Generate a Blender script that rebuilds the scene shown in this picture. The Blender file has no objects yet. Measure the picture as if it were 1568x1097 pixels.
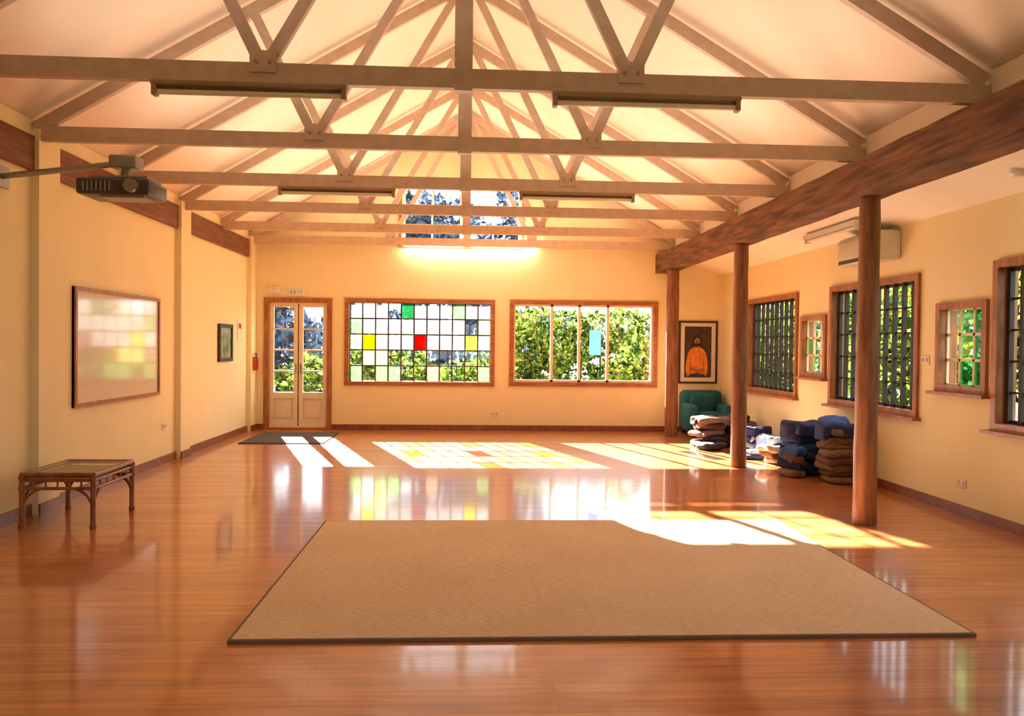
import bpy, math, random
import numpy as np
from mathutils import Matrix, Vector
random.seed(7)
S=bpy.context.scene
# ------------------------------------------------------------ materials
def nt(name):
    m=bpy.data.materials.new(name);m.use_nodes=True
    t=m.node_tree;t.nodes.clear()
    o=t.nodes.new('ShaderNodeOutputMaterial')
    return m,t,o
def mat(name,c,c2=None,rough=.6,scale=(4,4,4),nscale=1.0,detail=4,bump=0,metal=0,coat=0,spec=.5,lo=.35,hi=.65,bscale=None,coat_r=.05):
    m,t,o=nt(name)
    b=t.nodes.new('ShaderNodeBsdfPrincipled')
    b.inputs['Roughness'].default_value=rough;b.inputs['Metallic'].default_value=metal
    b.inputs['Coat Weight'].default_value=coat;b.inputs['Coat Roughness'].default_value=coat_r
    b.inputs['Specular IOR Level'].default_value=spec
    tc=t.nodes.new('ShaderNodeTexCoord');mp=t.nodes.new('ShaderNodeMapping');mp.inputs['Scale'].default_value=scale
    t.links.new(tc.outputs['Object'],mp.inputs['Vector'])
    nz=t.nodes.new('ShaderNodeTexNoise');nz.inputs['Scale'].default_value=nscale;nz.inputs['Detail'].default_value=detail
    t.links.new(mp.outputs[0],nz.inputs['Vector'])
    r=t.nodes.new('ShaderNodeValToRGB')
    if c2 is None:c2=tuple(x*.9 for x in c)
    r.color_ramp.elements[0].color=(*c2,1);r.color_ramp.elements[1].color=(*c,1)
    r.color_ramp.elements[0].position=lo;r.color_ramp.elements[1].position=hi
    t.links.new(nz.outputs['Fac'],r.inputs['Fac']);t.links.new(r.outputs['Color'],b.inputs['Base Color'])
    if bump:
        bp=t.nodes.new('ShaderNodeBump');bp.inputs['Strength'].default_value=bump;bp.inputs['Distance'].default_value=.01
        src=nz
        if bscale:
            src=t.nodes.new('ShaderNodeTexNoise');src.inputs['Scale'].default_value=bscale
            t.links.new(tc.outputs['Object'],src.inputs['Vector'])
        t.links.new(src.outputs['Fac'],bp.inputs['Height']);t.links.new(bp.outputs[0],b.inputs['Normal'])
    t.links.new(b.outputs[0],o.inputs['Surface'])
    return m
def glassmat(name,c,refl=.06,trans=0.0,tc=(1,1,1)):
    m,t,o=nt(name)
    tr=t.nodes.new('ShaderNodeBsdfTransparent');tr.inputs['Color'].default_value=(*c,1)
    gl=t.nodes.new('ShaderNodeBsdfGlossy');gl.inputs['Roughness'].default_value=.03
    mx=t.nodes.new('ShaderNodeMixShader');mx.inputs[0].default_value=refl
    cur=tr
    if trans>0:
        tl=t.nodes.new('ShaderNodeBsdfTranslucent');tl.inputs['Color'].default_value=(*tc,1)
        m2=t.nodes.new('ShaderNodeMixShader')
        nz=t.nodes.new('ShaderNodeTexNoise');nz.inputs['Scale'].default_value=9
        mr=t.nodes.new('ShaderNodeMapRange');mr.inputs['To Min'].default_value=trans*.6;mr.inputs['To Max'].default_value=min(1,trans*1.4)
        co=t.nodes.new('ShaderNodeTexCoord');t.links.new(co.outputs['Object'],nz.inputs['Vector'])
        t.links.new(nz.outputs['Fac'],mr.inputs['Value']);t.links.new(mr.outputs[0],m2.inputs[0])
        t.links.new(tr.outputs[0],m2.inputs[1]);t.links.new(tl.outputs[0],m2.inputs[2]);cur=m2
    t.links.new(cur.outputs[0],mx.inputs[1]);t.links.new(gl.outputs[0],mx.inputs[2])
    t.links.new(mx.outputs[0],o.inputs['Surface'])
    return m
def emis(name,c,s):
    m,t,o=nt(name);e=t.nodes.new('ShaderNodeEmission');e.inputs[0].default_value=(*c,1);e.inputs[1].default_value=s
    t.links.new(e.outputs[0],o.inputs['Surface']);return m
def leafmat(name,c,c2):
    m,t,o=nt(name)
    tc=t.nodes.new('ShaderNodeTexCoord');nz=t.nodes.new('ShaderNodeTexNoise');nz.inputs['Scale'].default_value=1.3;nz.inputs['Detail'].default_value=5
    t.links.new(tc.outputs['Object'],nz.inputs['Vector'])
    r=t.nodes.new('ShaderNodeValToRGB');r.color_ramp.elements[0].color=(*c2,1);r.color_ramp.elements[1].color=(*c,1)
    r.color_ramp.elements[0].position=.4;r.color_ramp.elements[1].position=.6
    t.links.new(nz.outputs['Fac'],r.inputs['Fac'])
    d=t.nodes.new('ShaderNodeBsdfDiffuse');tl=t.nodes.new('ShaderNodeBsdfTranslucent')
    t.links.new(r.outputs[0],d.inputs[0]);t.links.new(r.outputs[0],tl.inputs[0])
    mx=t.nodes.new('ShaderNodeMixShader');mx.inputs[0].default_value=.5
    t.links.new(d.outputs[0],mx.inputs[1]);t.links.new(tl.outputs[0],mx.inputs[2]);t.links.new(mx.outputs[0],o.inputs['Surface'])
    return m

WALL=mat('wall_cream_paint',(.87,.745,.44),(.84,.715,.41),rough=.75,nscale=.5,bump=.05,bscale=60)
CEIL=mat('ceiling_cream_paint',(.89,.77,.62),(.86,.735,.58),rough=.75,nscale=.5)
LCEIL=mat('leanto_ceiling_paint',(.93,.88,.74),(.91,.85,.70),rough=.75,nscale=.5)
TRUSS=mat('truss_paint',(.62,.46,.34),(.54,.39,.28),rough=.5,nscale=3)
RED=mat('redwood_trim',(.44,.16,.05),(.25,.085,.025),rough=.4,scale=(6,6,1),nscale=4)
REDH=mat('redwood_trim_h',(.44,.17,.055),(.25,.085,.025),rough=.4,scale=(1,1,8),nscale=4)
HEAD=mat('header_wood',(.24,.085,.03),(.14,.042,.015),rough=.6,scale=(1,.6,10),nscale=3)
BEAM=mat('rough_sawn_beam',(.24,.10,.04),(.085,.034,.015),rough=.8,scale=(2,.8,8),nscale=3,detail=10,bump=.7,lo=.36,hi=.66)
POST=mat('log_post',(.28,.11,.035),(.15,.052,.017),rough=.45,scale=(8,8,1),nscale=3,detail=8,bump=.2)
BASE=mat('baseboard_wood',(.26,.08,.03),(.18,.05,.02),rough=.4,nscale=3)
CREAMW=mat('cream_joinery',(.82,.70,.50),(.76,.64,.45),rough=.45,nscale=2)
DARKW=mat('dark_joinery',(.035,.02,.012),(.02,.012,.008),rough=.6,nscale=4)
LEAD=mat('lead_came',(.05,.05,.05),rough=.5)
CLEAR=glassmat('clear_glass',(.97,.98,.98),.06)
OBS=glassmat('pale_obscure_glass',(.80,.84,.90),.05,.08)
OBS2=glassmat('pale_obscure_glass_grey',(.66,.72,.76),.05,.08)
GY=glassmat('yellow_glass',(.95,.7,.0),.05,.12,(1,.75,0))
GPY=glassmat('pale_yellow_glass',(.95,.88,.4),.05,.1,(1,.9,.3))
GR=glassmat('red_glass',(.45,.0,.0),.05,.04,(.8,0,0))
GG=glassmat('green_glass',(.03,.3,.09),.05,.05,(.03,.4,.1))
GPG=glassmat('pale_green_glass',(.35,.7,.3),.05,.08,(.3,.7,.25))
GO=glassmat('peach_glass',(.9,.5,.25),.05,.08,(1,.6,.3))
GB=glassmat('blue_glass',(.25,.42,.6),.05,.1,(.3,.5,.7))
WHITE=mat('white_plastic',(.8,.78,.7),rough=.4)
GREY=mat('grey_metal',(.35,.33,.3),rough=.35,metal=.6)
BLACKP=mat('dark_plastic',(.05,.045,.04),rough=.35)

def floor_mat():
    m,t,o=nt('polished_timber_floor')
    b=t.nodes.new('ShaderNodeBsdfPrincipled')
    tc=t.nodes.new('ShaderNodeTexCoord')
    br=t.nodes.new('ShaderNodeTexBrick');br.offset=.37;br.offset_frequency=2
    br.inputs['Scale'].default_value=1;br.inputs['Brick Width'].default_value=2.7;br.inputs['Row Height'].default_value=.085
    br.inputs['Mortar Size'].default_value=.0014;br.inputs['Mortar Smooth'].default_value=.2
    br.inputs['Color1'].default_value=(.58,.225,.07,1);br.inputs['Color2'].default_value=(.45,.15,.042,1);br.inputs['Mortar'].default_value=(.18,.055,.017,1)
    t.links.new(tc.outputs['Object'],br.inputs['Vector'])
    mp=t.nodes.new('ShaderNodeMapping');mp.inputs['Scale'].default_value=(1.2,22,1)
    t.links.new(tc.outputs['Object'],mp.inputs[0])
    nz=t.nodes.new('ShaderNodeTexNoise');nz.inputs['Scale'].default_value=1.6;nz.inputs['Detail'].default_value=8
    t.links.new(mp.outputs[0],nz.inputs['Vector'])
    rp=t.nodes.new('ShaderNodeValToRGB');rp.color_ramp.elements[0].color=(.58,.46,.38,1);rp.color_ramp.elements[1].color=(1.15,1.1,1.05,1)
    rp.color_ramp.elements[0].position=.3;rp.color_ramp.elements[1].position=.65
    t.links.new(nz.outputs['Fac'],rp.inputs[0])
    mx=t.nodes.new('ShaderNodeMix');mx.data_type='RGBA';mx.blend_type='MULTIPLY';mx.inputs[0].default_value=.75
    t.links.new(br.outputs['Color'],mx.inputs[6]);t.links.new(rp.outputs[0],mx.inputs[7])
    t.links.new(mx.outputs[2],b.inputs['Base Color'])
    b.inputs['Roughness'].default_value=.3;b.inputs['Specular IOR Level'].default_value=.4
    b.inputs['Coat Weight'].default_value=.7;b.inputs['Coat Roughness'].default_value=.085
    bp=t.nodes.new('ShaderNodeBump');bp.inputs['Strength'].default_value=.12;bp.inputs['Distance'].default_value=.002
    t.links.new(br.outputs['Fac'],bp.inputs['Height']);bp.invert=True
    n2=t.nodes.new('ShaderNodeTexNoise');n2.inputs['Scale'].default_value=3;t.links.new(tc.outputs['Object'],n2.inputs['Vector'])
    bp2=t.nodes.new('ShaderNodeBump');bp2.inputs['Strength'].default_value=.05;bp2.inputs['Distance'].default_value=.01
    t.links.new(n2.outputs['Fac'],bp2.inputs['Height']);t.links.new(bp.outputs[0],bp2.inputs['Normal'])
    t.links.new(bp2.outputs[0],b.inputs['Normal']);t.links.new(bp2.outputs[0],b.inputs['Coat Normal'])
    t.links.new(b.outputs[0],o.inputs['Surface']);return m
FLOOR=floor_mat()
def rug_mat():
    m,t,o=nt('woven_rug');b=t.nodes.new('ShaderNodeBsdfPrincipled');b.inputs['Roughness'].default_value=.95;b.inputs['Specular IOR Level'].default_value=.1
    tc=t.nodes.new('ShaderNodeTexCoord')
    mp=t.nodes.new('ShaderNodeMapping');mp.inputs['Scale'].default_value=(25,120,1);t.links.new(tc.outputs['Object'],mp.inputs[0])
    nz=t.nodes.new('ShaderNodeTexNoise');nz.inputs['Scale'].default_value=1;nz.inputs['Detail'].default_value=3;t.links.new(mp.outputs[0],nz.inputs['Vector'])
    n2=t.nodes.new('ShaderNodeTexNoise');n2.inputs['Scale'].default_value=1.6;n2.inputs['Detail'].default_value=6;t.links.new(tc.outputs['Object'],n2.inputs['Vector'])
    ad=t.nodes.new('ShaderNodeMath');ad.operation='MULTIPLY_ADD';ad.inputs[1].default_value=.75;t.links.new(nz.outputs['Fac'],ad.inputs[0])
    m3=t.nodes.new('ShaderNodeMath');m3.operation='MULTIPLY';m3.inputs[1].default_value=.25;t.links.new(n2.outputs['Fac'],m3.inputs[0]);t.links.new(m3.outputs[0],ad.inputs[2])
    r=t.nodes.new('ShaderNodeValToRGB');r.color_ramp.elements[0].color=(.60,.43,.26,1);r.color_ramp.elements[1].color=(.84,.66,.46,1)
    r.color_ramp.elements[0].position=.32;r.color_ramp.elements[1].position=.66
    t.links.new(ad.outputs[0],r.inputs[0]);t.links.new(r.outputs[0],b.inputs['Base Color'])
    bp=t.nodes.new('ShaderNodeBump');bp.inputs['Strength'].default_value=.4;bp.inputs['Distance'].default_value=.004
    t.links.new(nz.outputs['Fac'],bp.inputs['Height']);t.links.new(bp.outputs[0],b.inputs['Normal'])
    t.links.new(b.outputs[0],o.inputs['Surface']);return m
RUG=rug_mat()

# ------------------------------------------------------------ mesh builder
import bmesh
class MB:
    def __init__(s): s.v=[];s.f=[];s.m=[];s.sm=[];s.mats=[]
    def mi(s,m):
        if m not in s.mats:s.mats.append(m)
        return s.mats.index(m)
    def add(s,vs,fs,m,smooth=False):
        o=len(s.v);s.v+= [tuple(v) for v in vs];k=s.mi(m)
        for f in fs:s.f.append([i+o for i in f]);s.m.append(k);s.sm.append(smooth)
    def box(s,x0,x1,y0,y1,z0,z1,m,b=0):
        if b<=0:
            vs=[(x,y,z) for x in(x0,x1) for y in(y0,y1) for z in(z0,z1)]
            s.add(vs,[(0,1,3,2),(4,6,7,5),(0,4,5,1),(2,3,7,6),(0,2,6,4),(1,5,7,3)],m)
        else:
            bm=bmesh.new();bmesh.ops.create_cube(bm,size=1)
            for v in bm.verts:
                v.co=Vector(((x0+x1)/2+v.co.x*(x1-x0),(y0+y1)/2+v.co.y*(y1-y0),(z0+z1)/2+v.co.z*(z1-z0)))
            bmesh.ops.bevel(bm,geom=bm.edges[:],offset=b,segments=3,affect='EDGES',profile=.5)
            bm.verts.index_update()
            s.add([v.co[:] for v in bm.verts],[[v.index for v in f.verts] for f in bm.faces],m,True);bm.free()
    def beam(s,p,q,side,w,h,m):
        p=Vector(p);q=Vector(q);d=(q-p).normalized();sd=Vector(side).normalized();u=d.cross(sd).normalized()
        vs=[a+sd*(i*w/2)+u*(j*h/2) for a in(p,q) for i in(-1,1) for j in(-1,1)]
        s.add(vs,[(0,1,3,2),(4,6,7,5),(0,4,5,1),(2,3,7,6),(0,2,6,4),(1,5,7,3)],m)
    def cyl(s,p,q,r,m,n=14,r2=None,caps=True):
        p=Vector(p);q=Vector(q);d=(q-p).normalized();a=Vector((0,0,1)) if abs(d.z)<.9 else Vector((1,0,0))
        e=d.cross(a).normalized();g=d.cross(e);r2=r if r2 is None else r2
        vs=[]
        for c,rr in((p,r),(q,r2)):
            for i in range(n):
                t=2*math.pi*i/n;vs.append(c+e*math.cos(t)*rr+g*math.sin(t)*rr)
        s.add(vs,[(i,(i+1)%n,n+(i+1)%n,n+i) for i in range(n)],m,True)
        if caps:s.add(vs,[list(range(n))[::-1],list(range(n,2*n))],m)
    def tube(s,pts,r,m,n=10):
        for a,b in zip(pts[:-1],pts[1:]):s.cyl(a,b,r,m,n)
        for p in pts[1:-1]: s.sq(p,(r,r,r),1,m,0,8,6)
    def poly(s,pts,y0,y1,m):
        n=len(pts)
        vs=[(a,y0,b) for a,b in pts]+[(a,y1,b) for a,b in pts]
        s.add(vs,[list(range(n)),list(range(n,2*n))[::-1]]+[(i,(i+1)%n,n+(i+1)%n,n+i) for i in range(n)],m)
    def sq(s,c,r,e,m,rot=0,nu=20,nv=10,wob=0):
        vs=[];cr,sr=math.cos(rot),math.sin(rot)
        pw=lambda x,k: math.copysign(abs(x)**k,x)
        p1,p2,p3,p4=[random.uniform(0,6.28) for _ in range(4)]
        tx,ty=[random.uniform(-wob,wob)*1.2 for _ in range(2)]
        for j in range(nv+1):
            a=-math.pi/2+math.pi*j/nv
            for i in range(nu):
                b=2*math.pi*i/nu
                k=1+wob*(.5*math.sin(3*b+p1)+.35*math.sin(5*b+p2)+.3*math.sin(7*b+p4))
                x=r[0]*pw(math.cos(a),e)*pw(math.cos(b),e)*k;y=r[1]*pw(math.cos(a),e)*pw(math.sin(b),e)*k;z=r[2]*pw(math.sin(a),max(e,.7))
                if wob: z+=r[2]*wob*2.2*math.sin(4*b+p3)*abs(math.cos(a))+x*tx+y*ty
                vs.append((c[0]+x*cr-y*sr,c[1]+x*sr+y*cr,c[2]+z))
        s.add(vs,[(j*nu+i,j*nu+(i+1)%nu,(j+1)*nu+(i+1)%nu,(j+1)*nu+i) for j in range(nv) for i in range(nu)],m,True)
    def done(s,name):
        v=np.array(s.v);c=np.array([(v[:,0].min()+v[:,0].max())/2,(v[:,1].min()+v[:,1].max())/2,v[:,2].min()])
        me=bpy.data.meshes.new(name);me.from_pydata((v-c).tolist(),[],s.f)
        for m in s.mats:me.materials.append(m)
        me.polygons.foreach_set('material_index',s.m);me.polygons.foreach_set('use_smooth',s.sm);me.update()
        bm=bmesh.new();bm.from_mesh(me);bmesh.ops.recalc_face_normals(bm,faces=bm.faces[:]);bm.to_mesh(me);bm.free()
        o=bpy.data.objects.new(name,me);o.location=c;S.collection.objects.link(o)
        return o

XL,XW,D=-3.47,4.183,12.80
YF=-3.0     # wall behind the camera
RX=-.05     # ridge
def roofz(x):
    return 5.16-.585*(x-RX) if x>RX else 5.16-.585*(RX-x)
def grid_wall(mb,u0,u1,z0,z1,holes,fn,m):
    us=sorted({u0,u1,*[h[0] for h in holes],*[h[1] for h in holes]});zs=sorted({z0,z1,*[h[2] for h in holes],*[h[3] for h in holes]})
    for a,b in zip(us[:-1],us[1:]):
        run=None
        for c,d in zip(zs[:-1],zs[1:]):
            inside=any(h[0]<=(a+b)/2<=h[1] and h[2]<=(c+d)/2<=h[3] for h in holes)
            if not inside:
                run=[run[0],d] if run else [c,d]
            elif run: fn(mb,a,b,run[0],run[1],m);run=None
        if run: fn(mb,a,b,run[0],run[1],m)
T=.14
door=(-3.22,-2.26,0,2.06);w2=(-1.95,.37,.77,2.08);w3=(.71,3.05,.78,2.09)
hw=(-1.12,.86,2.99,3.97)
mb=MB()
grid_wall(mb,XL-T,XW+T,0,2.95,[door,w2,w3],lambda b,a,c,d,e,m:b.box(a,c,D,D+T,d,e,m),WALL)
L,Rr=XL-T,3.5
mb.poly([(L,2.95),(hw[0],2.95),(hw[0],roofz(hw[0])+.05),(L,roofz(L)+.05)],D,D+T,WALL)
mb.poly([(hw[1],2.95),(Rr,2.95),(Rr,roofz(Rr)+.05),(hw[1],roofz(hw[1])+.05)],D,D+T,WALL)
mb.box(hw[0],hw[1],D,D+T,2.95,hw[2],WALL)
mb.poly([(hw[0],hw[3]),(hw[1],hw[3]),(hw[1],roofz(hw[1])+.05),(RX,roofz(RX)+.05),(hw[0],roofz(hw[0])+.05)],D,D+T,WALL)
mb.done('wall_back')
mb=MB();mb.box(XL-T,XL,YF,D,0,3.14,WALL);mb.done('wall_left')
pil=[(.15,.47),(3.3,3.62),(6.42,6.74),(9.5,9.82),(12.5,12.80)]
for i,(a,b) in enumerate(pil):
    mb=MB();mb.box(XL,XL+.07,a,b,0,3.06,WALL);mb.done('trim_%d'%(i+1))
ends=[YF]+[y for p in pil for y in p][:-1]
k=6
for i in range(0,len(ends),2): 
    if ends[i+1]>ends[i]:
        mb=MB();mb.box(XL,XL+.035,ends[i],ends[i+1],2.73,3.0,HEAD);mb.done('trim_%d'%k);k+=1
A=(9.82,11.52,.80,2.07);B=(9.02,9.64,1.08,1.76);C=(7.12,8.84,.80,2.07);Dd=(6.15,6.76,1.07,1.77);E=(4.30,6.0,.80,2.07);F=(3.4,4.0,1.07,1.77);G=(1.5,3.2,.8,2.07)
mb=MB();grid_wall(mb,YF,D,0,2.72,[A,B,C,Dd,E,F,G],lambda b,a,c,d,e,m:b.box(XW,XW+T,a,c,d,e,m),WALL)
mb.done('wall_right')
mb=MB();grid_wall(mb,XL-T,XW+T,0,2.95,[(-1.6,1.6,.8,2.2)],lambda b,a,c,d,e,m:b.box(a,c,YF-T,YF,d,e,m),WALL)
mb.poly([(L,2.95),(Rr,2.95),(Rr,roofz(Rr)+.05),(RX,roofz(RX)+.05),(L,roofz(L)+.05)],YF-T,YF,WALL);mb.done('wall_front')
mb=MB();mb.box(XL-T,XW+T,YF-T,D+T,-.15,0,FLOOR);mb.done('floor')
mb=MB();th=.12
mb.poly([(L,roofz(L)),(RX,roofz(RX)),(RX,roofz(RX)+th),(L,roofz(L)+th)],YF-T,D+T,CEIL)
mb.poly([(RX,roofz(RX)),(Rr,roofz(Rr)),(Rr,roofz(Rr)+th),(RX,roofz(RX)+th)],YF-T,D+T,CEIL)
mb.box(3.31,3.37,YF,D,2.84,roofz(3.37)+.02,CEIL)
mb.poly([(3.305,2.86),(XW+T,2.56),(XW+T,2.70),(3.305,3.0)],YF-T,D+T,LCEIL)
mb.done('ceiling')
# beam + posts
mb=MB();rnd=random.Random(3)
ny=60;prof=[(3.05,2.60),(3.30,2.60),(3.30,2.90),(3.05,2.90)]
sub=[]
for i in range(4):
    a,b=prof[i],prof[(i+1)%4]
    for k in range(4): sub.append((a[0]+(b[0]-a[0])*k/4,a[1]+(b[1]-a[1])*k/4))
vs=[]
for j in range(ny+1):
    y=YF+(D-YF)*j/ny
    for k,(x,z) in enumerate(sub):
        jx=rnd.uniform(-.010,.010) if j not in(0,ny) else 0
        vs.append((x+(jx if x<3.06 else 0),y,z+(rnd.uniform(0,.012) if z<2.61 else 0)))
n=len(sub)
mb.add(vs,[(j*n+i,j*n+(i+1)%n,(j+1)*n+(i+1)%n,(j+1)*n+i) for j in range(ny) for i in range(n)]+[list(range(n)),list(range(ny*n,ny*n+n))],BEAM)
mb.done('ceiling_beam')
def post(y,r0,r1,n=18):
    mb=MB();vs=[];H=13;ph=random.uniform(0,6)
    for j in range(H+1):
        z=2.601*j/H;r=r0+(r1-r0)*j/H+.003*math.sin(j*2.1+ph)
        for i in range(n):
            a=2*math.pi*i/n;vs.append((3.165+r*math.cos(a)*(1+.03*math.sin(3*a+ph)),y+r*math.sin(a),z))
    mb.add(vs,[(j*n+i,j*n+(i+1)%n,(j+1)*n+(i+1)%n,(j+1)*n+i) for j in range(H) for i in range(n)],POST,True)
    mb.add(vs,[list(range(n))],POST);return mb.done('log_post')
post(6.09,.092,.078);post(9.03,.092,.08);post(12.1,.10,.095);post(3.0,.092,.08);post(-.1,.09,.08)
# ------------------------------------------------------------ trusses
TY=[12.62,11.22,9.64,8.05,6.47,4.89,3.31,1.73,.15,-1.43]
for y in TY:
    mb=MB();zt=3.03;xl,xr=XL+.005,3.30
    w=.055
    mb.box(xl,xr,y-w/2,y+w/2,zt-.06,zt+.06,TRUSS)
    ra=5.06;sl=.585
    def rz(x): return ra-sl*abs(x-RX)
    for sx,xe,no in((-1,xl+.02,1.21),(1,xr-.02,1.04)):
        mb.beam((xe,y,rz(xe)),(RX,y,ra),(0,1,0),w*.9,.10,TRUSS)
        nx=RX+sx*no
        mb.beam((nx,y-.001,zt+.02),(RX+sx*(no+.5),y-.001,rz(RX+sx*(no+.5))),(0,1,0),w*.8,.075,TRUSS)
        mb.beam((nx,y+.001,zt+.02),(RX+sx*.06,y+.001,ra-.03),(0,1,0),w*.8,.075,TRUSS)
        mb.box(nx-.08,nx+.08,y-w/2-.012,y+w/2+.012,zt+.0,zt+.13,TRUSS)
        for s2 in(-1,1): mb.cyl((nx+s2*.04,y-w/2-.02,zt+.06),(nx+s2*.04,y-w/2,zt+.06),.012,GREY,8)
    mb.box(RX-.055,RX+.055,y-w*.6,y+w*.6,zt-.075,ra,TRUSS)
    mb.done('roof_truss')
mb=MB();mb.box(RX-.03,RX+.03,YF,D,5.04,5.15,TRUSS);mb.done('ridge_board')
# ------------------------------------------------------------ windows
def frameY(mb,h,m,wd=.07,pr=.03,y=D,deep=T):
    a,b,c,d=h
    for (x0,x1,z0,z1) in((a-wd+.02,a+.02,c-wd+.02,d+wd-.02),(b-.02,b+wd-.02,c-wd+.02,d+wd-.02),(a+.02,b-.02,d-.02,d+wd-.02),(a+.02,b-.02,c-wd+.02,c+.02)):
        mb.box(x0,x1,y-pr,y,z0,z1,m)
    mb.box(a,a+.02,y,y+deep,c,d,m);mb.box(b-.02,b,y,y+deep,c,d,m);mb.box(a,b,y,y+deep,c,c+.02,m);mb.box(a,b,y,y+deep,d-.02,d,m)
mb=MB();a,b,c,d=w2;frameY(mb,w2,REDH)
cols,rows=11,5;x0,x1,z0,z1=a+.02,b-.02,c+.02,d-.02
cw=(x1-x0)/cols;rh=(z1-z0)/rows
tint={(1,2):GY,(5,2):GR,(9,2):GY,(4,0):GG,(8,0):GPG,(1,3):GPY,(2,3):GPY,(0,1):GPG,(0,4):GPG,(3,4):GPG,(10,4):GPG,(6,4):GO,(2,4):GPG,(10,1):GPY}
gr=random.Random(11)
for i in range(cols):
    for j in range(rows):
        g=tint.get((i,j), gr.choice([OBS,OBS,CLEAR,OBS2]) if j<3 else CLEAR)
        X=x0+i*cw;Z=z1-(j+1)*rh
        mb.add([(X,D+.06,Z),(X+cw,D+.06,Z),(X+cw,D+.06,Z+rh),(X,D+.06,Z+rh)],[(0,1,2,3)],g)
for i in range(cols+1): mb.box(x0+i*cw-.011,x0+i*cw+.011,D+.05,D+.07,z0,z1,LEAD)
for j in range(rows+1): mb.box(x0,x1,D+.051,D+.069,z0+j*rh-.010,z0+j*rh+.010,LEAD)
mb.done('window_1')
mb=MB();a,b,c,d=w3;frameY(mb,w3,REDH);
for x in(1.355,1.81,2.28): mb.box(x-.022,x+.022,D+.03,D+.09,c+.02,d-.02,CREAMW)
for (p,q) in((a+.02,a+.05),(b-.05,b-.02)): mb.box(p,q,D+.03,D+.09,c+.02,d-.02,CREAMW)
mb.box(a+.05,b-.05,D+.03,D+.09,c+.02,c+.055,CREAMW);mb.box(a+.05,b-.05,D+.03,D+.09,d-.05,d-.02,CREAMW)
mb.add([(a,D+.06,c),(b,D+.06,c),(b,D+.06,d),(a,D+.06,d)],[(0,1,2,3)],CLEAR)
mb.box(1.98,2.17,D+.045,D+.055,1.25,1.66,GB);mb.done('window_2')
mb=MB();a,b,c,d=hw;frameY(mb,hw,REDH,wd=.05,pr=.02)
mid=(a+b)/2+.02
for x in (a+.04,b-.04): mb.box(x-.03,x+.03,D+.02,D+.09,c,d,CREAMW)
mb.box(mid-.055,mid+.055,D+.02,D+.09,c,d,CREAMW)
for x in((a+mid)/2,(b+mid)/2): mb.box(x-.012,x+.012,D+.04,D+.08,c,d,CREAMW)
for z in(c+.03,c+.34,c+.66,d-.03): mb.box(a,b,D+.045,D+.075,z-.014,z+.014,CREAMW)
mb.add([(a,D+.06,c),(b,D+.06,c),(b,D+.06,d),(a,D+.06,d)],[(0,1,2,3)],CLEAR);mb.done('window_3')
mb=MB();a,b,c,d=door
for (x0,x1,z0,z1) in((a-.06,a+.02,0,d+.06),(b-.02,b+.06,0,d+.06),(a+.02,b-.02,d-.02,d+.06)): mb.box(x0,x1,D-.03,D,z0,z1,RED)
for (x0,x1,z0,z1) in((a,a+.02,0,d),(b-.02,b,0,d),(a+.02,b-.02,d-.02,d)): mb.box(x0,x1,D,D+T,z0,z1,RED)
mb.box(a+.02,b-.02,D-.02,D+T,0,.03,RED)
mid=(a+b)/2
mb.box(mid-.03,mid+.03,D+.066,D+.08,.032,d-.025,DARKW)
for x0,x1 in((a+.024,mid-.009),(mid+.009,b-.024)):
    st=.065
    mb.box(x0,x0+st,D+.02,D+.065,.032,d-.025,CREAMW);mb.box(x1-st,x1,D+.02,D+.065,.032,d-.025,CREAMW)
    mb.box(x0+st,x1-st,D+.02,D+.065,d-.09,d-.025,CREAMW);mb.box(x0+st,x1-st,D+.02,D+.065,.032,.14,CREAMW)
    mb.box(x0+st,x1-st,D+.02,D+.065,.50,.60,CREAMW);mb.box(x0+st,x1-st,D+.045,D+.055,.14,.50,CREAMW)
    mb.box(x0+st+.04,x1-st-.04,D+.03,D+.045,.19,.45,CREAMW)
    for z in(.94,1.28,1.62): mb.box(x0+st,x1-st,D+.03,D+.055,z-.012,z+.012,CREAMW)
    mb.add([(x0+st,D+.045,.60),(x1-st,D+.045,.60),(x1-st,D+.045,d-.09),(x0+st,D+.045,d-.09)],[(0,1,2,3)],CLEAR)
for s in(-1,1):
    hx=mid+s*.042
    mb.box(hx-.014,hx+.014,D+.008,D+.02,.90,1.06,GREY)
    mb.cyl((hx,D+.02,.98),(hx,D-.03,.98),.01,GREY,8);mb.cyl((hx,D-.03,.98),(hx+s*.07,D-.03,.98),.009,GREY,8)
mb.done('door_1')
def frameX(mb,h,m,wd=.06,pr=.03):
    a,b,c,d=h
    for (y0,y1,z0,z1) in((a-wd+.02,a+.02,c-wd+.02,d+wd-.02),(b-.02,b+wd-.02,c-wd+.02,d+wd-.02),(a+.02,b-.02,d-.02,d+wd-.02),(a+.02,b-.02,c-wd+.02,c+.02)):
        mb.box(XW-pr,XW,y0,y1,z0,z1,m)
    mb.box(XW,XW+T,a,a+.02,c,d,m);mb.box(XW,XW+T,b-.02,b,c,d,m);mb.box(XW,XW+T,a,b,c,c+.02,m);mb.box(XW,XW+T,a,b,d-.02,d,m)
    mb.box(XW-.085,XW,a-wd-.02,b+wd+.02,c-wd-.005,c-wd+.022,m)
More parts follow.
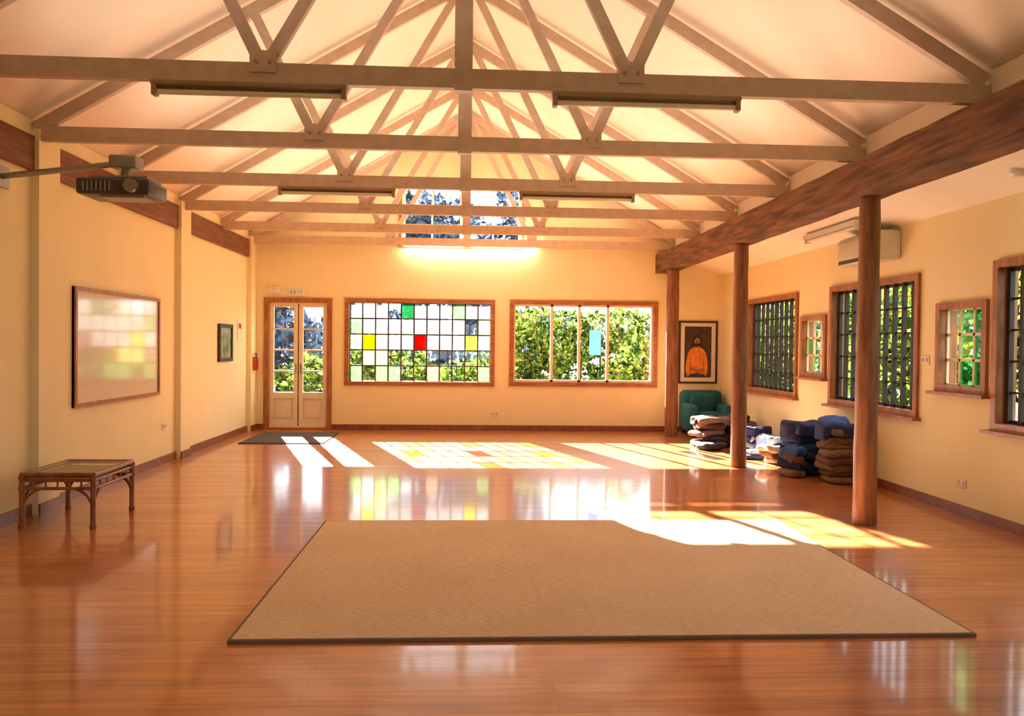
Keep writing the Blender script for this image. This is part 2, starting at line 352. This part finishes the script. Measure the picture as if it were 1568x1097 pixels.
def latt(h,k):
    mb=MB();a,b,c,d=h;frameX(mb,h,RED)
    X=XW+.05;n=10;a1,b1=a+.02,b-.02
    for i in range(n+1):
        y=a1+(b1-a1)*i/n;w=.018 if i not in(0,n) else .035
        if i==n//2: w=.03
        mb.box(X,X+.04,y-w,y+w,c+.02,d-.02,DARKW)
    for j in range(6):
        z=c+.02+(d-c-.04)*j/5;w=.009 if j not in(0,5) else .03
        mb.box(X+.02,X+.04,a1,b1,z-w,z+w,DARKW)
    mb.add([(X+.045,a,c),(X+.045,b,c),(X+.045,b,d),(X+.045,a,d)],[(0,1,2,3)],CLEAR)
    mb.done('window_%d'%k)
for k,h in((4,A),(5,C),(6,E),(7,G)): latt(h,k)
def stained(h,k,pal,nc=3,nr=3,m=RED):
    mb=MB();a,b,c,d=h;frameX(mb,h,m);X=XW+.05;a1,b1,c1,d1=a+.02,b-.02,c+.02,d-.02
    for i in range(nc):
        for j in range(nr):
            g=pal[(j*nc+i)%len(pal)];y=a1+(b1-a1)*i/nc;y2=a1+(b1-a1)*(i+1)/nc;z=c1+(d1-c1)*j/nr;z2=c1+(d1-c1)*(j+1)/nr
            mb.add([(X,y,z),(X,y2,z),(X,y2,z2),(X,y,z2)],[(0,1,2,3)],g)
    for i in range(nc+1):
        y=a1+(b1-a1)*i/nc;mb.box(X-.012,X+.012,y-.012,y+.012,c1,d1,CREAMW)
    for j in range(nr+1):
        z=c1+(d1-c1)*j/nr;mb.box(X-.012,X+.012,a1,b1,z-.012,z+.012,CREAMW)
    mb.done('window_%d'%k)
stained(B,8,[CLEAR,GPG,CLEAR,CLEAR,CLEAR,GPG,OBS,CLEAR,CLEAR])
stained(Dd,9,[GG,GG,CLEAR,GG,GPG,CLEAR,GG,GPG,CLEAR])
stained(F,10,[CLEAR,GPG,OBS])
mb=MB()
for x in(-1.6,-.8,0,.8,1.54): mb.box(x,x+.06,YF-.1,YF-.04,.8,2.2,CREAMW)
mb.box(-1.6,1.6,YF-.1,YF-.04,.8,.86,CREAMW);mb.box(-1.6,1.6,YF-.1,YF-.04,2.14,2.2,CREAMW);mb.done('window_11')
mb=MB();mb.box(XL+.07,door[0]-.06,D-.02,D,0,.09,BASE);mb.box(door[1]+.06,XW,D-.02,D,0,.09,BASE);mb.done('baseboard_back')
mb=MB();
for i in range(0,len(ends),2): mb.box(XL,XL+.02,ends[i],ends[i+1],0,.09,BASE)
for a,b in pil: mb.box(XL+.07,XL+.085,a,b,0,.09,BASE)
mb.done('baseboard_left')
mb=MB();mb.box(XW-.02,XW,YF,D-.02,0,.085,BASE);mb.done('baseboard_right')
# ------------------------------------------------------------ rug, mat
def rug(name,x0,x1,y0,y1,h,m,edge):
    mb=MB();mb.box(x0+.015,x1-.015,y0+.015,y1-.015,0.001,h,m)
    for s in((x0,x1,y0,y0+.015),(x0,x1,y1-.015,y1),(x0,x0+.015,y0+.015,y1-.015),(x1-.015,x1,y0+.015,y1-.015)): mb.box(*s,.001,h-.002,edge)
    return mb.done(name)
RE=mat('rug_binding',(.20,.13,.08),rough=.9)
rug('area_rug',-1.10,2.48,3.67,6.16,.018,RUG,RE)
MATM=mat('coir_doormat',(.10,.075,.06),(.05,.035,.03),rough=.95,nscale=20,bump=.5)
rug('doormat',-3.15,-2.0,10.95,12.35,.015,MATM,MATM)
# ------------------------------------------------------------ fluorescent lights
HOUS=mat('batten_housing',(.36,.24,.15),(.3,.19,.11),rough=.4)
TUBE=mat('unlit_tube',(.85,.75,.6),rough=.25)
def batten(x0,x1,y,z):
    mb=MB();mb.box(x0,x1,y-.035,y+.035,z-.028,z,HOUS,.006)
    for x in(x0+.004,x1-.034): mb.box(x,x+.03,y-.03,y+.03,z-.09,z-.02,HOUS,.005)
    mb.cyl((x0+.034,y,z-.065),(x1-.034,y,z-.065),.017,TUBE,12)
    mb.beam((x0+.03,y+.03,z-.03),(x1-.03,y+.03,z-.03),(0,1,0),.004,.06,HOUS)
    mb.done('fluorescent_batten')
for y in(4.89,8.05):
    batten(-1.93,-.76,y,2.97);batten(.50,1.69,y,2.97)
mb=MB();mb.beam((3.83,7.6,2.655),(3.83,8.8,2.655),(1,0,0),.07,.05,WHITE);mb.cyl((3.83,7.65,2.61),(3.83,8.75,2.61),.017,WHITE);
for y in(7.62,8.76): mb.box(3.80,3.86,y-.015,y+.015,2.585,2.66,WHITE)
mb.done('fluorescent_batten')
LIT=emis('lit_tube',(1,.93,.75),75)
mb=MB()
for a,b in((-1.06,-.01),(.01,1.06)):
    mb.cyl((a,12.73,3.01),(b,12.73,3.01),.014,LIT,10)
for x in(-1.07,0,1.07): mb.box(x-.012,x+.012,12.645,12.75,2.995,3.03,WHITE)
mb.done('strip_light')
# ------------------------------------------------------------ projector
mb=MB()
mb.cyl((XL,6.03,2.60),(-2.45,5.83,2.68),.022,GREY);mb.box(XL,XL+.02,5.95,6.11,2.52,2.68,GREY)
mb.box(-2.57,-2.38,5.75,5.9,2.63,2.72,GREY,.01);mb.cyl((-2.48,5.83,2.64),(-2.48,5.83,2.56),.03,GREY)
mb.box(-2.68,-2.28,5.70,5.96,2.545,2.56,GREY);
mb.box(-2.75,-2.25,5.65,6.0,2.42,2.535,BLACKP,.02)
for x in(-2.66,-2.3): 
    for y in(5.72,5.94): mb.cyl((x,y,2.53),(x,y,2.55),.01,GREY,8)
mb.cyl((-2.36,5.60,2.475),(-2.36,5.67,2.475),.045,GREY,18);mb.cyl((-2.36,5.595,2.475),(-2.36,5.602,2.475),.034,CLEAR,18)
for i in range(7): mb.box(-2.70+i*.03,-2.69+i*.03,5.644,5.652,2.44,2.51,GREY)
mb.box(-2.6,-2.3,5.7,5.9,2.405,2.42,GREY)
mb.done('ceiling_projector')
# ------------------------------------------------------------ AC unit
ACM=mat('ac_plastic',(.72,.66,.52),rough=.4)
mb=MB();mb.box(XW-.23,XW,7.42,8.28,2.27,2.56,ACM,.03);mb.box(XW-.235,XW-.2,7.46,8.24,2.29,2.325,BLACKP)
mb.box(XW-.238,XW-.225,7.45,8.25,2.335,2.52,ACM,.005)
for i in range(4): mb.box(XW-.2+i*.04,XW-.18+i*.04,7.5,8.2,2.556,2.565,BLACKP)
mb.done('air_conditioner')
mb=MB();mb.cyl((3.9,5.43,2.66),(3.9,5.43,2.70),.055,WHITE,20);mb.cyl((3.9,5.43,2.64),(3.9,5.43,2.66),.035,WHITE,20,.055);mb.done('smoke_detector')
# ------------------------------------------------------------ whiteboard, pictures
WB=mat('whiteboard_surface',(.72,.64,.53),(.70,.62,.51),rough=.12,coat=.5,nscale=.5)
mb=MB();a,b,c,d=7.08,8.97,.80,1.87;mb.box(XL,XL+.02,a,b,c,d,WB)
for s in((a,a+.035,c,d),(b-.035,b,c,d),(a+.035,b-.035,c,c+.035),(a+.035,b-.035,d-.035,d)): mb.box(XL,XL+.035,s[0],s[1],s[2],s[3],RED)
mb.done('whiteboard')
PG=mat('leaf_picture',(.32,.36,.12),(.03,.05,.02),rough=.3,scale=(8,8,8),detail=6)
mb=MB();a,b,c,d=11.07,11.68,1.12,1.65;mb.box(XL,XL+.02,a+.05,b-.05,c+.05,d-.05,PG)
for s in((a,a+.05,c,d),(b-.05,b,c,d),(a+.05,b-.05,c,c+.05),(a+.05,b-.05,d-.05,d)): mb.box(XL,XL+.035,s[0],s[1],s[2],s[3],DARKW)
mb.done('framed_picture')
MATB=mat('picture_mount',(.78,.72,.55),rough=.6);BG=mat('portrait_background',(.07,.045,.03),(.03,.02,.015),rough=.4,nscale=4)
ORG=mat('painted_orange_robe',(.85,.30,.02),(.6,.15,.01),rough=.5,scale=(9,6,5),nscale=2);SKIN=mat('painted_skin',(.36,.16,.08),rough=.5);HAIR=mat('painted_hair',(.012,.008,.006),rough=.5)
mb=MB();a,b,c,d=3.45,4.10,.80,1.83
for s in((a,a+.03,c,d),(b-.03,b,c,d),(a+.03,b-.03,c,c+.03),(a+.03,b-.03,d-.03,d)): mb.box(s[0],s[1],D-.035,D,s[2],s[3],DARKW)
mb.box(a+.03,b-.03,D-.015,D,c+.03,d-.03,MATB);mb.box(a+.10,b-.10,D-.018,D-.014,c+.10,d-.09,BG)
cx=3.76;y=D-.019
def flat(pts,m,k):
    mb.add([(cx+p,y-k*.0015,q) for p,q in pts],[list(range(len(pts)))],m)
def ell(px,pz,rx,rz,m,k): flat([(px+rx*math.cos(t*math.pi/12),pz+rz*math.sin(t*math.pi/12)) for t in range(24)],m,k)
flat([(-.15,.905),(-.185,1.0),(-.18,1.15),(-.15,1.30),(-.11,1.365),(-.04,1.40),(.04,1.40),(.11,1.365),(.15,1.30),(.18,1.15),(.185,1.0),(.15,.905)],ORG,0)
flat([(-.12,1.02),(.02,.97),(.03,1.03),(-.11,1.08)],SKIN,1);flat([(.13,1.0),(-.01,.96),(-.02,1.01),(.12,1.07)],SKIN,2)
flat([(-.16,.90),(.16,.90),(.12,.95),(0,.975),(-.12,.95)],BG,3)
for sx in(-1,1): flat([(sx*.105,.98),(sx*.115,.98),(sx*.105,1.22),(sx*.095,1.22)],RED,1)
flat([(-.04,1.385),(.04,1.385),(.028,1.45),(-.028,1.45)],SKIN,1)
ell(0,1.50,.072,.092,HAIR,1);ell(0,1.49,.047,.064,SKIN,2);ell(0,1.445,.042,.03,HAIR,3);ell(0,1.46,.018,.006,SKIN,4)
for sx in(-1,1): ell(sx*.019,1.503,.008,.004,HAIR,3);ell(sx*.049,1.49,.007,.015,SKIN,2)
flat([(-.006,1.50),(.006,1.50),(.010,1.476),(-.010,1.476)],BG,3)
mb.done('framed_portrait')
mb=MB();mb.box(-2.92,-2.62,D-.02,D,2.15,2.27,WHITE,.004)
GRN=mat('exit_green',(.2,.45,.25),rough=.5)
def letter(segs,x):
    for (p,q,r,s) in segs: mb.box(x+p,x+q,D-.023,D-.019,2.18+r,2.18+s,GRN)
Ls={'E':[(0,.008,0,.06),(0,.035,0,.008),(0,.03,.026,.034),(0,.035,.052,.06)],'I':[(.012,.020,0,.06)],'T':[(0,.036,.052,.06),(.014,.022,0,.06)]}
letter(Ls['E'],-2.86);letter(Ls['I'],-2.755);letter(Ls['T'],-2.71)
for s in(-1,1): mb.beam((-2.795-.016*s,D-.021,2.18),(-2.795+.016*s,D-.021,2.24),(0,1,0),.004,.008,GRN)
mb.done('exit_sign')
mb=MB();mb.box(-3.2,-3.03,D-.06,D,2.19,2.29,WHITE,.01)
for x in(-3.16,-3.07): mb.cyl((x,D-.06,2.24),(x,D-.085,2.24),.03,WHITE,14,.036)
mb.done('emergency_light')
REDM=mat('extinguisher_red',(.6,.03,.02),rough=.25,coat=.5)
mb=MB();ex,ey=XL+.115,12.62;mb.cyl((ex,ey,.95),(ex,ey,1.15),.036,REDM,20);mb.sq((ex,ey,1.15),(.036,.036,.03),1,REDM);mb.cyl((ex,ey,1.17),(ex,ey,1.21),.011,BLACKP)
mb.box(ex-.012,ex+.012,ey-.07,ey+.02,1.21,1.225,BLACKP);mb.tube([(ex,ey-.03,1.19),(ex+.035,ey-.05,1.14),(ex+.04,ey-.045,1.05),(ex+.036,ey-.03,.98)],.006,BLACKP);mb.box(XL+.07,ex,ey-.02,ey+.02,1.0,1.03,GREY);mb.done('fire_extinguisher')
mb=MB();mb.box(XL,XL+.01,12.0,12.2,1.42,1.72,WHITE,.003);mb.box(XL+.009,XL+.012,12.03,12.17,1.6,1.68,REDM);mb.done('safety_sign')
def plate(ax,x,y,z,name='power_outlet'):
    mb=MB()
    if ax=='x':
        s=-1 if x>0 else 1
        mb.box(min(x,x+s*.01),max(x,x+s*.01),y-.06,y+.06,z-.04,z+.04,CREAMW,.003)
        for k in(-.03,.03): mb.box(min(x+s*.009,x+s*.014),max(x+s*.009,x+s*.014),y+k-.01,y+k+.01,z-.01,z+.02,GREY)
    else:
        mb.box(x-.06,x+.06,y-.01,y,z-.04,z+.04,CREAMW,.003)
        for k in(-.03,.03): mb.box(x+k-.01,x+k+.01,y-.014,y-.009,z-.01,z+.02,GREY)
    mb.done(name)
plate('x',XW,6.42,.27);plate('x',XL,9.17,.42);plate('y',.43,D,.27);plate('x',XW,6.98,1.30,'light_switch')
# ------------------------------------------------------------ rattan coffee table
RAT=mat('rattan_cane',(.34,.12,.035),(.18,.055,.016),rough=.35,scale=(10,10,10));CANE=mat('woven_cane',(.50,.30,.14),(.3,.15,.06),rough=.6,scale=(60,60,60))
TG=glassmat('table_glass',(.9,.92,.9),.3)
mb=MB();x0,x1,y0,y1=-3.27,-2.76,5.95,6.62;H=.40
for x in(x0,x1):
    for y in(y0,y1):
        mb.cyl((x,y,0),(x,y,H),.019,RAT,12)
        for z in(.02,.30,.38): mb.cyl((x,y,z-.012),(x,y,z+.012),.024,RAT,12)
for z in(.40,.36,.30):
    r=.019 if z==.40 else .012
    for y in(y0,y1): mb.cyl((x0,y,z),(x1,y,z),r,RAT,10)
    for x in(x0,x1): mb.cyl((x,y0,z),(x,y1,z),r,RAT,10)
def arch(p,q):
    p=Vector(p);q=Vector(q);pts=[]
    for k in range(9):
        t=k/8*math.pi/2
        pts.append((p.x+(q.x-p.x)*(1-math.cos(t)),p.y+(q.y-p.y)*(1-math.cos(t)),p.z+(q.z-p.z)*math.sin(t)))
    mb.tube(pts,.010,RAT,8)
for x,sx in((x0,1),(x1,-1)):
    for y,sy in((y0,1),(y1,-1)):
        arch((x,y,.12),(x+sx*.16,y,.30));arch((x,y,.12),(x,y+sy*.18,.30))
for k in range(1,6):
    f=k/6
    for y in(y0,y1): mb.cyl((x0+(x1-x0)*f,y,.30),(x0+(x1-x0)*f,y,.36),.007,RAT,8)
    for x in(x0,x1): mb.cyl((x,y0+(y1-y0)*f,.30),(x,y0+(y1-y0)*f,.36),.007,RAT,8)
mb.box(x0+.01,x1-.01,y0+.01,y1-.01,.355,.365,CANE);mb.box(x0+.015,x1-.015,y0+.015,y1-.015,.405,.413,TG)
mb.done('rattan_coffee_table')
# ------------------------------------------------------------ armchair: low tub chair
TEAL=mat('teal_fabric',(.01,.13,.16),(.008,.09,.115),rough=.85,nscale=6,bump=.2,bscale=150)
mb=MB();x0,x1,y0,y1=3.44,4.13,12.0,12.74
mb.box(x0,x1,y1-.22,y1,.05,.70,TEAL,.09);mb.box(x0,x0+.15,y0,y1-.08,.05,.50,TEAL,.07);mb.box(x1-.15,x1,y0,y1-.08,.05,.50,TEAL,.07)
mb.box(x0+.08,x1-.08,y0+.02,y1-.15,.05,.25,TEAL,.03);mb.box(x0+.14,x1-.14,y0-.01,y1-.18,.23,.38,TEAL,.06);mb.box(x0+.13,x1-.13,y1-.32,y1-.14,.34,.66,TEAL,.07)
for x in(x0+.07,x1-.07):
    for y in(y0+.08,y1-.08): mb.cyl((x,y,0),(x,y,.08),.025,DARKW)
mb.done('armchair')
# ------------------------------------------------------------ cushions/blankets
def fab(n,c,c2=None): return mat(n,c,c2,rough=.9,nscale=5,scale=(3,3,9),bump=.3,bscale=40)
BR=fab('brown_cushion_fabric',(.16,.08,.045),(.10,.045,.025));TAN=fab('tan_cushion_fabric',(.24,.14,.08),(.15,.08,.045));NAVY=fab('navy_cushion_fabric',(.02,.03,.10));BLU=fab('blue_blanket_fabric',(.05,.11,.32));CRM=fab('cream_blanket_fabric',(.6,.5,.34));DK=fab('charcoal_fabric',(.03,.025,.03));LB=fab('pale_blue_fabric',(.28,.38,.55))
def stack(mb,x,y,w,dp,ths,mats,rot=0,jig=.03,e=.35,wob=.09):
    z=0
    for i,t in enumerate(ths):
        s=random.uniform(.84,1.04)
        mb.sq((x+random.uniform(-jig,jig),y+random.uniform(-jig,jig),z+t/2),(w/2*s,dp/2*s,t/2*1.3 if i else t/2),e,mats[i%len(mats)],rot+random.uniform(-.3,.3),40,10,wob if i else 0)
        z+=t*.93
    return z
def drape(mb,x,y,z,w,dp,h,m,rot=0):
    # a crumpled blanket thrown over a stack: closed lumpy dome whose hem hangs
    nu,nv=44,12;vs=[];ph=[random.uniform(0,6) for _ in range(4)]
    for j in range(nv+1):
        f=j/nv
        for i in range(nu):
            b=2*math.pi*i/nu
            r=min(1,f*1.9);k=1+.08*math.sin(3*b+ph[0])+.06*math.sin(5*b+ph[1])+.05*f*math.sin(9*b+ph[2])
            cx_=math.copysign(abs(math.cos(b))**.6,math.cos(b));sy_=math.copysign(abs(math.sin(b))**.6,math.sin(b))
            zz=z-(max(0,f-.5)/.5)**1.1*h*(1+.35*math.sin(2*b+ph[3]))+.012*math.sin(4*b+ph[1])*r
            X=w/2*r*k*cx_;Y=dp/2*r*k*sy_
            vs.append((x+X*math.cos(rot)-Y*math.sin(rot),y+X*math.sin(rot)+Y*math.cos(rot),zz))
    mb.add(vs,[(j*nu+i,j*nu+(i+1)%nu,(j+1)*nu+(i+1)%nu,(j+1)*nu+i) for j in range(nv) for i in range(nu)],m,True)
mb=MB()
stack(mb,3.42,10.95,.44,.44,[.09,.08,.07,.09,.07],[BR,DK,TAN,BR,DK],0,.06,.4,.13);drape(mb,3.42,10.95,.41,.46,.46,.10,TAN)
stack(mb,3.83,11.05,.40,.40,[.10,.09,.09,.09,.08],[BR,BR,DK,TAN,DK],0,.05,.4,.13)
mb.sq((3.30,10.55,.05),(.16,.15,.05),.5,DK,.3,30,10,.05);mb.done('floor_cushion_pile')
mb=MB()
stack(mb,3.74,10.22,.38,.38,[.08,.07,.06,.08,.06],[DK,LB,NAVY,CRM,LB],.2,.07,.5,.16);drape(mb,3.74,10.22,.36,.42,.42,.16,NAVY,.3)
stack(mb,3.90,9.76,.32,.36,[.07,.07,.06,.07],[CRM,NAVY,LB,DK],-.2,.04,.5,.16);drape(mb,3.88,9.76,.28,.34,.36,.10,LB,.1)
stack(mb,3.60,9.74,.26,.26,[.06,.05],[NAVY,LB],-.2,.04,.5,.14)
stack(mb,3.72,9.36,.32,.30,[.07,.08,.06],[CRM,TAN,CRM],.4,.04,.5,.16);mb.done('folded_blanket_pile')
mb=MB()
stack(mb,3.78,8.62,.42,.42,[.08,.07,.09,.07,.08,.07,.09],[NAVY,BLU,DK,NAVY,BLU,NAVY,BLU],.1,.05,.4,.15);drape(mb,3.78,8.62,.57,.46,.44,.14,NAVY,.2)
stack(mb,3.94,8.98,.30,.26,[.09]*3,[BLU,DK,LB],.1,.02)
stack(mb,3.56,8.40,.2,.30,[.08,.09,.07,.08],[TAN,NAVY,BR,BLU],.3,.03,.4,.12);mb.done('navy_cushion_pile')
mb=MB()
z=stack(mb,3.90,8.02,.42,.38,[.075,.07,.08,.07,.075,.07,.08,.07],[TAN,BR,TAN,BR,TAN,TAN,BR,TAN],0,.025,.35,.09)
drape(mb,3.89,8.04,z+.06,.42,.38,.13,NAVY,.1);mb.sq((3.86,8.1,z+.07),(.15,.15,.05),.6,BLU,-.2,30,10,.15);mb.done('tan_cushion_pile')
# ------------------------------------------------------------ outside
GRASS=mat('garden_grass',(.10,.14,.04),(.06,.09,.03),rough=.95,nscale=2)
mb=MB();mb.box(-60,60,-40,80,-.5,-.3,GRASS);mb.done('garden_ground')
LM=[leafmat('leaf_bright',(.14,.19,.022),(.055,.10,.012)),leafmat('leaf_mid',(.045,.085,.013),(.014,.035,.006)),leafmat('leaf_dark',(.01,.022,.007),(.004,.009,.004)),leafmat('leaf_yellow',(.28,.24,.045),(.14,.16,.027))]
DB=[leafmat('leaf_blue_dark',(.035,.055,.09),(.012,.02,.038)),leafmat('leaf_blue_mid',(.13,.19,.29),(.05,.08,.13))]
BARK=mat('tree_bark',(.10,.07,.05),(.05,.035,.025),rough=.9)
def foliage(name,cl,n,size,mats,wts,seed,trunks=()):
    r=np.random.RandomState(seed);mb=MB()
    vs=[];fs=[];k=0;mi=[]
    for m in mats: mb.mi(m)
    w=np.array([c[3]*c[4]*c[5] for c in cl])**.67;w/=w.sum()
    ci=r.choice(len(cl),n,p=w)
    for i in range(n):
        c=cl[ci[i]];d=r.normal(size=3);d/=np.linalg.norm(d);rr=r.uniform(.45,1)**.5
        p=np.array(c[:3])+d*rr*np.array(c[3:6])
        if p[2]<-.25: p[2]=-.25
        u=r.normal(size=3);u/=np.linalg.norm(u);v=np.cross(u,r.normal(size=3));v/=np.linalg.norm(v);s=size*r.uniform(.6,1.4)
        vs+= [tuple(p-u*s),tuple(p-v*s*.5),tuple(p+u*s),tuple(p+v*s*.5)];fs.append((k,k+1,k+2,k+3));k+=4
        mi.append(r.choice(len(mats),p=wts))
    mb.v=vs;mb.f=[list(f) for f in fs];mb.m=mi;mb.sm=[False]*len(fs)
    for (x,y,z,rad) in trunks: mb.cyl((x,y,-.35),(x,y,z),rad,BARK,10,rad*.6)
    return mb.done(name)
r=random.Random(5)
cl=[(x,r.uniform(17,19.5),r.uniform(.1,.75),r.uniform(.6,1.0),1.0,r.uniform(.6,1.1)) for x in np.arange(-8,5.4,.7)]
c2=[(x,r.uniform(19,21),r.uniform(1.0,1.9),r.uniform(.45,.8),.8,r.uniform(.45,.85)) for x in np.arange(1.0,5.4,.4)]
foliage('garden_hedge',cl+c2,26000,.075,LM,[.35,.25,.15,.25],1,[(c[0],c[1],c[2],.04) for c in c2])
cl=[(x,r.uniform(31,36),r.uniform(4.2,7.6),r.uniform(.7,1.5),1.5,r.uniform(.8,1.4)) for x in np.arange(-12,3,.6)]
cl+=[(x,r.uniform(27,30),r.uniform(.8,2.6),1.5,1.3,r.uniform(1,1.5)) for x in np.arange(-14,3.5,1.2)]
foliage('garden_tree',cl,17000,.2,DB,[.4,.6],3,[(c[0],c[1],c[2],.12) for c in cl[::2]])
cl=[(r.uniform(7.2,8.4),y,r.uniform(.3,2.2),1.0,1.0,r.uniform(.8,1.3)) for y in np.arange(1,24,.6)]
foliage('side_hedge',cl,16000,.11,LM,[.45,.2,.1,.25],4)
# ------------------------------------------------------------ light
sd=bpy.data.lights.new('sun','SUN');sd.energy=125;sd.angle=.012;sd.color=(1,.95,.87);so=bpy.data.objects.new('sun',sd);S.collection.objects.link(so)
so.rotation_euler=Vector((.655,-1.965,-1)).to_track_quat('-Z','Y').to_euler();so.location=(-8,30,15)
w=bpy.data.worlds.new('sky');S.world=w;w.use_nodes=True;bg=w.node_tree.nodes['Background'];bg.inputs[0].default_value=(.88,.94,1,1);bg.inputs[1].default_value=5
# added fill lights between the trusses brighten the ceiling; no fixtures there
for i in range(9):
    y=(TY[i]+TY[i+1])/2
    ld=bpy.data.lights.new('ceiling_fill','AREA');ld.shape='RECTANGLE';ld.size=5.2;ld.size_y=.9;ld.energy=[24,24,23,20,16,10,5,2,1][i];ld.color=(1,.89,.74)
    lo=bpy.data.objects.new('ceiling_fill',ld);lo.location=(-.05,y,3.12);lo.rotation_euler=(math.pi,0,0);S.collection.objects.link(lo)
# ------------------------------------------------------------ camera
cam=bpy.data.cameras.new('camera');co=bpy.data.objects.new('camera',cam);S.collection.objects.link(co)
cam.sensor_width=36;cam.sensor_fit='HORIZONTAL';cam.lens=36*1203.4/1568;cam.clip_start=.05;cam.clip_end=500
Rm=Matrix.Rotation(-.055,4,'Z')@Matrix.Rotation(math.pi/2-.0159,4,'X')@Matrix.Rotation(.0113,4,'Z')
co.matrix_world=Matrix.Translation((0,0,1.3924))@Rm
S.camera=co
S.view_settings.view_transform='Standard'
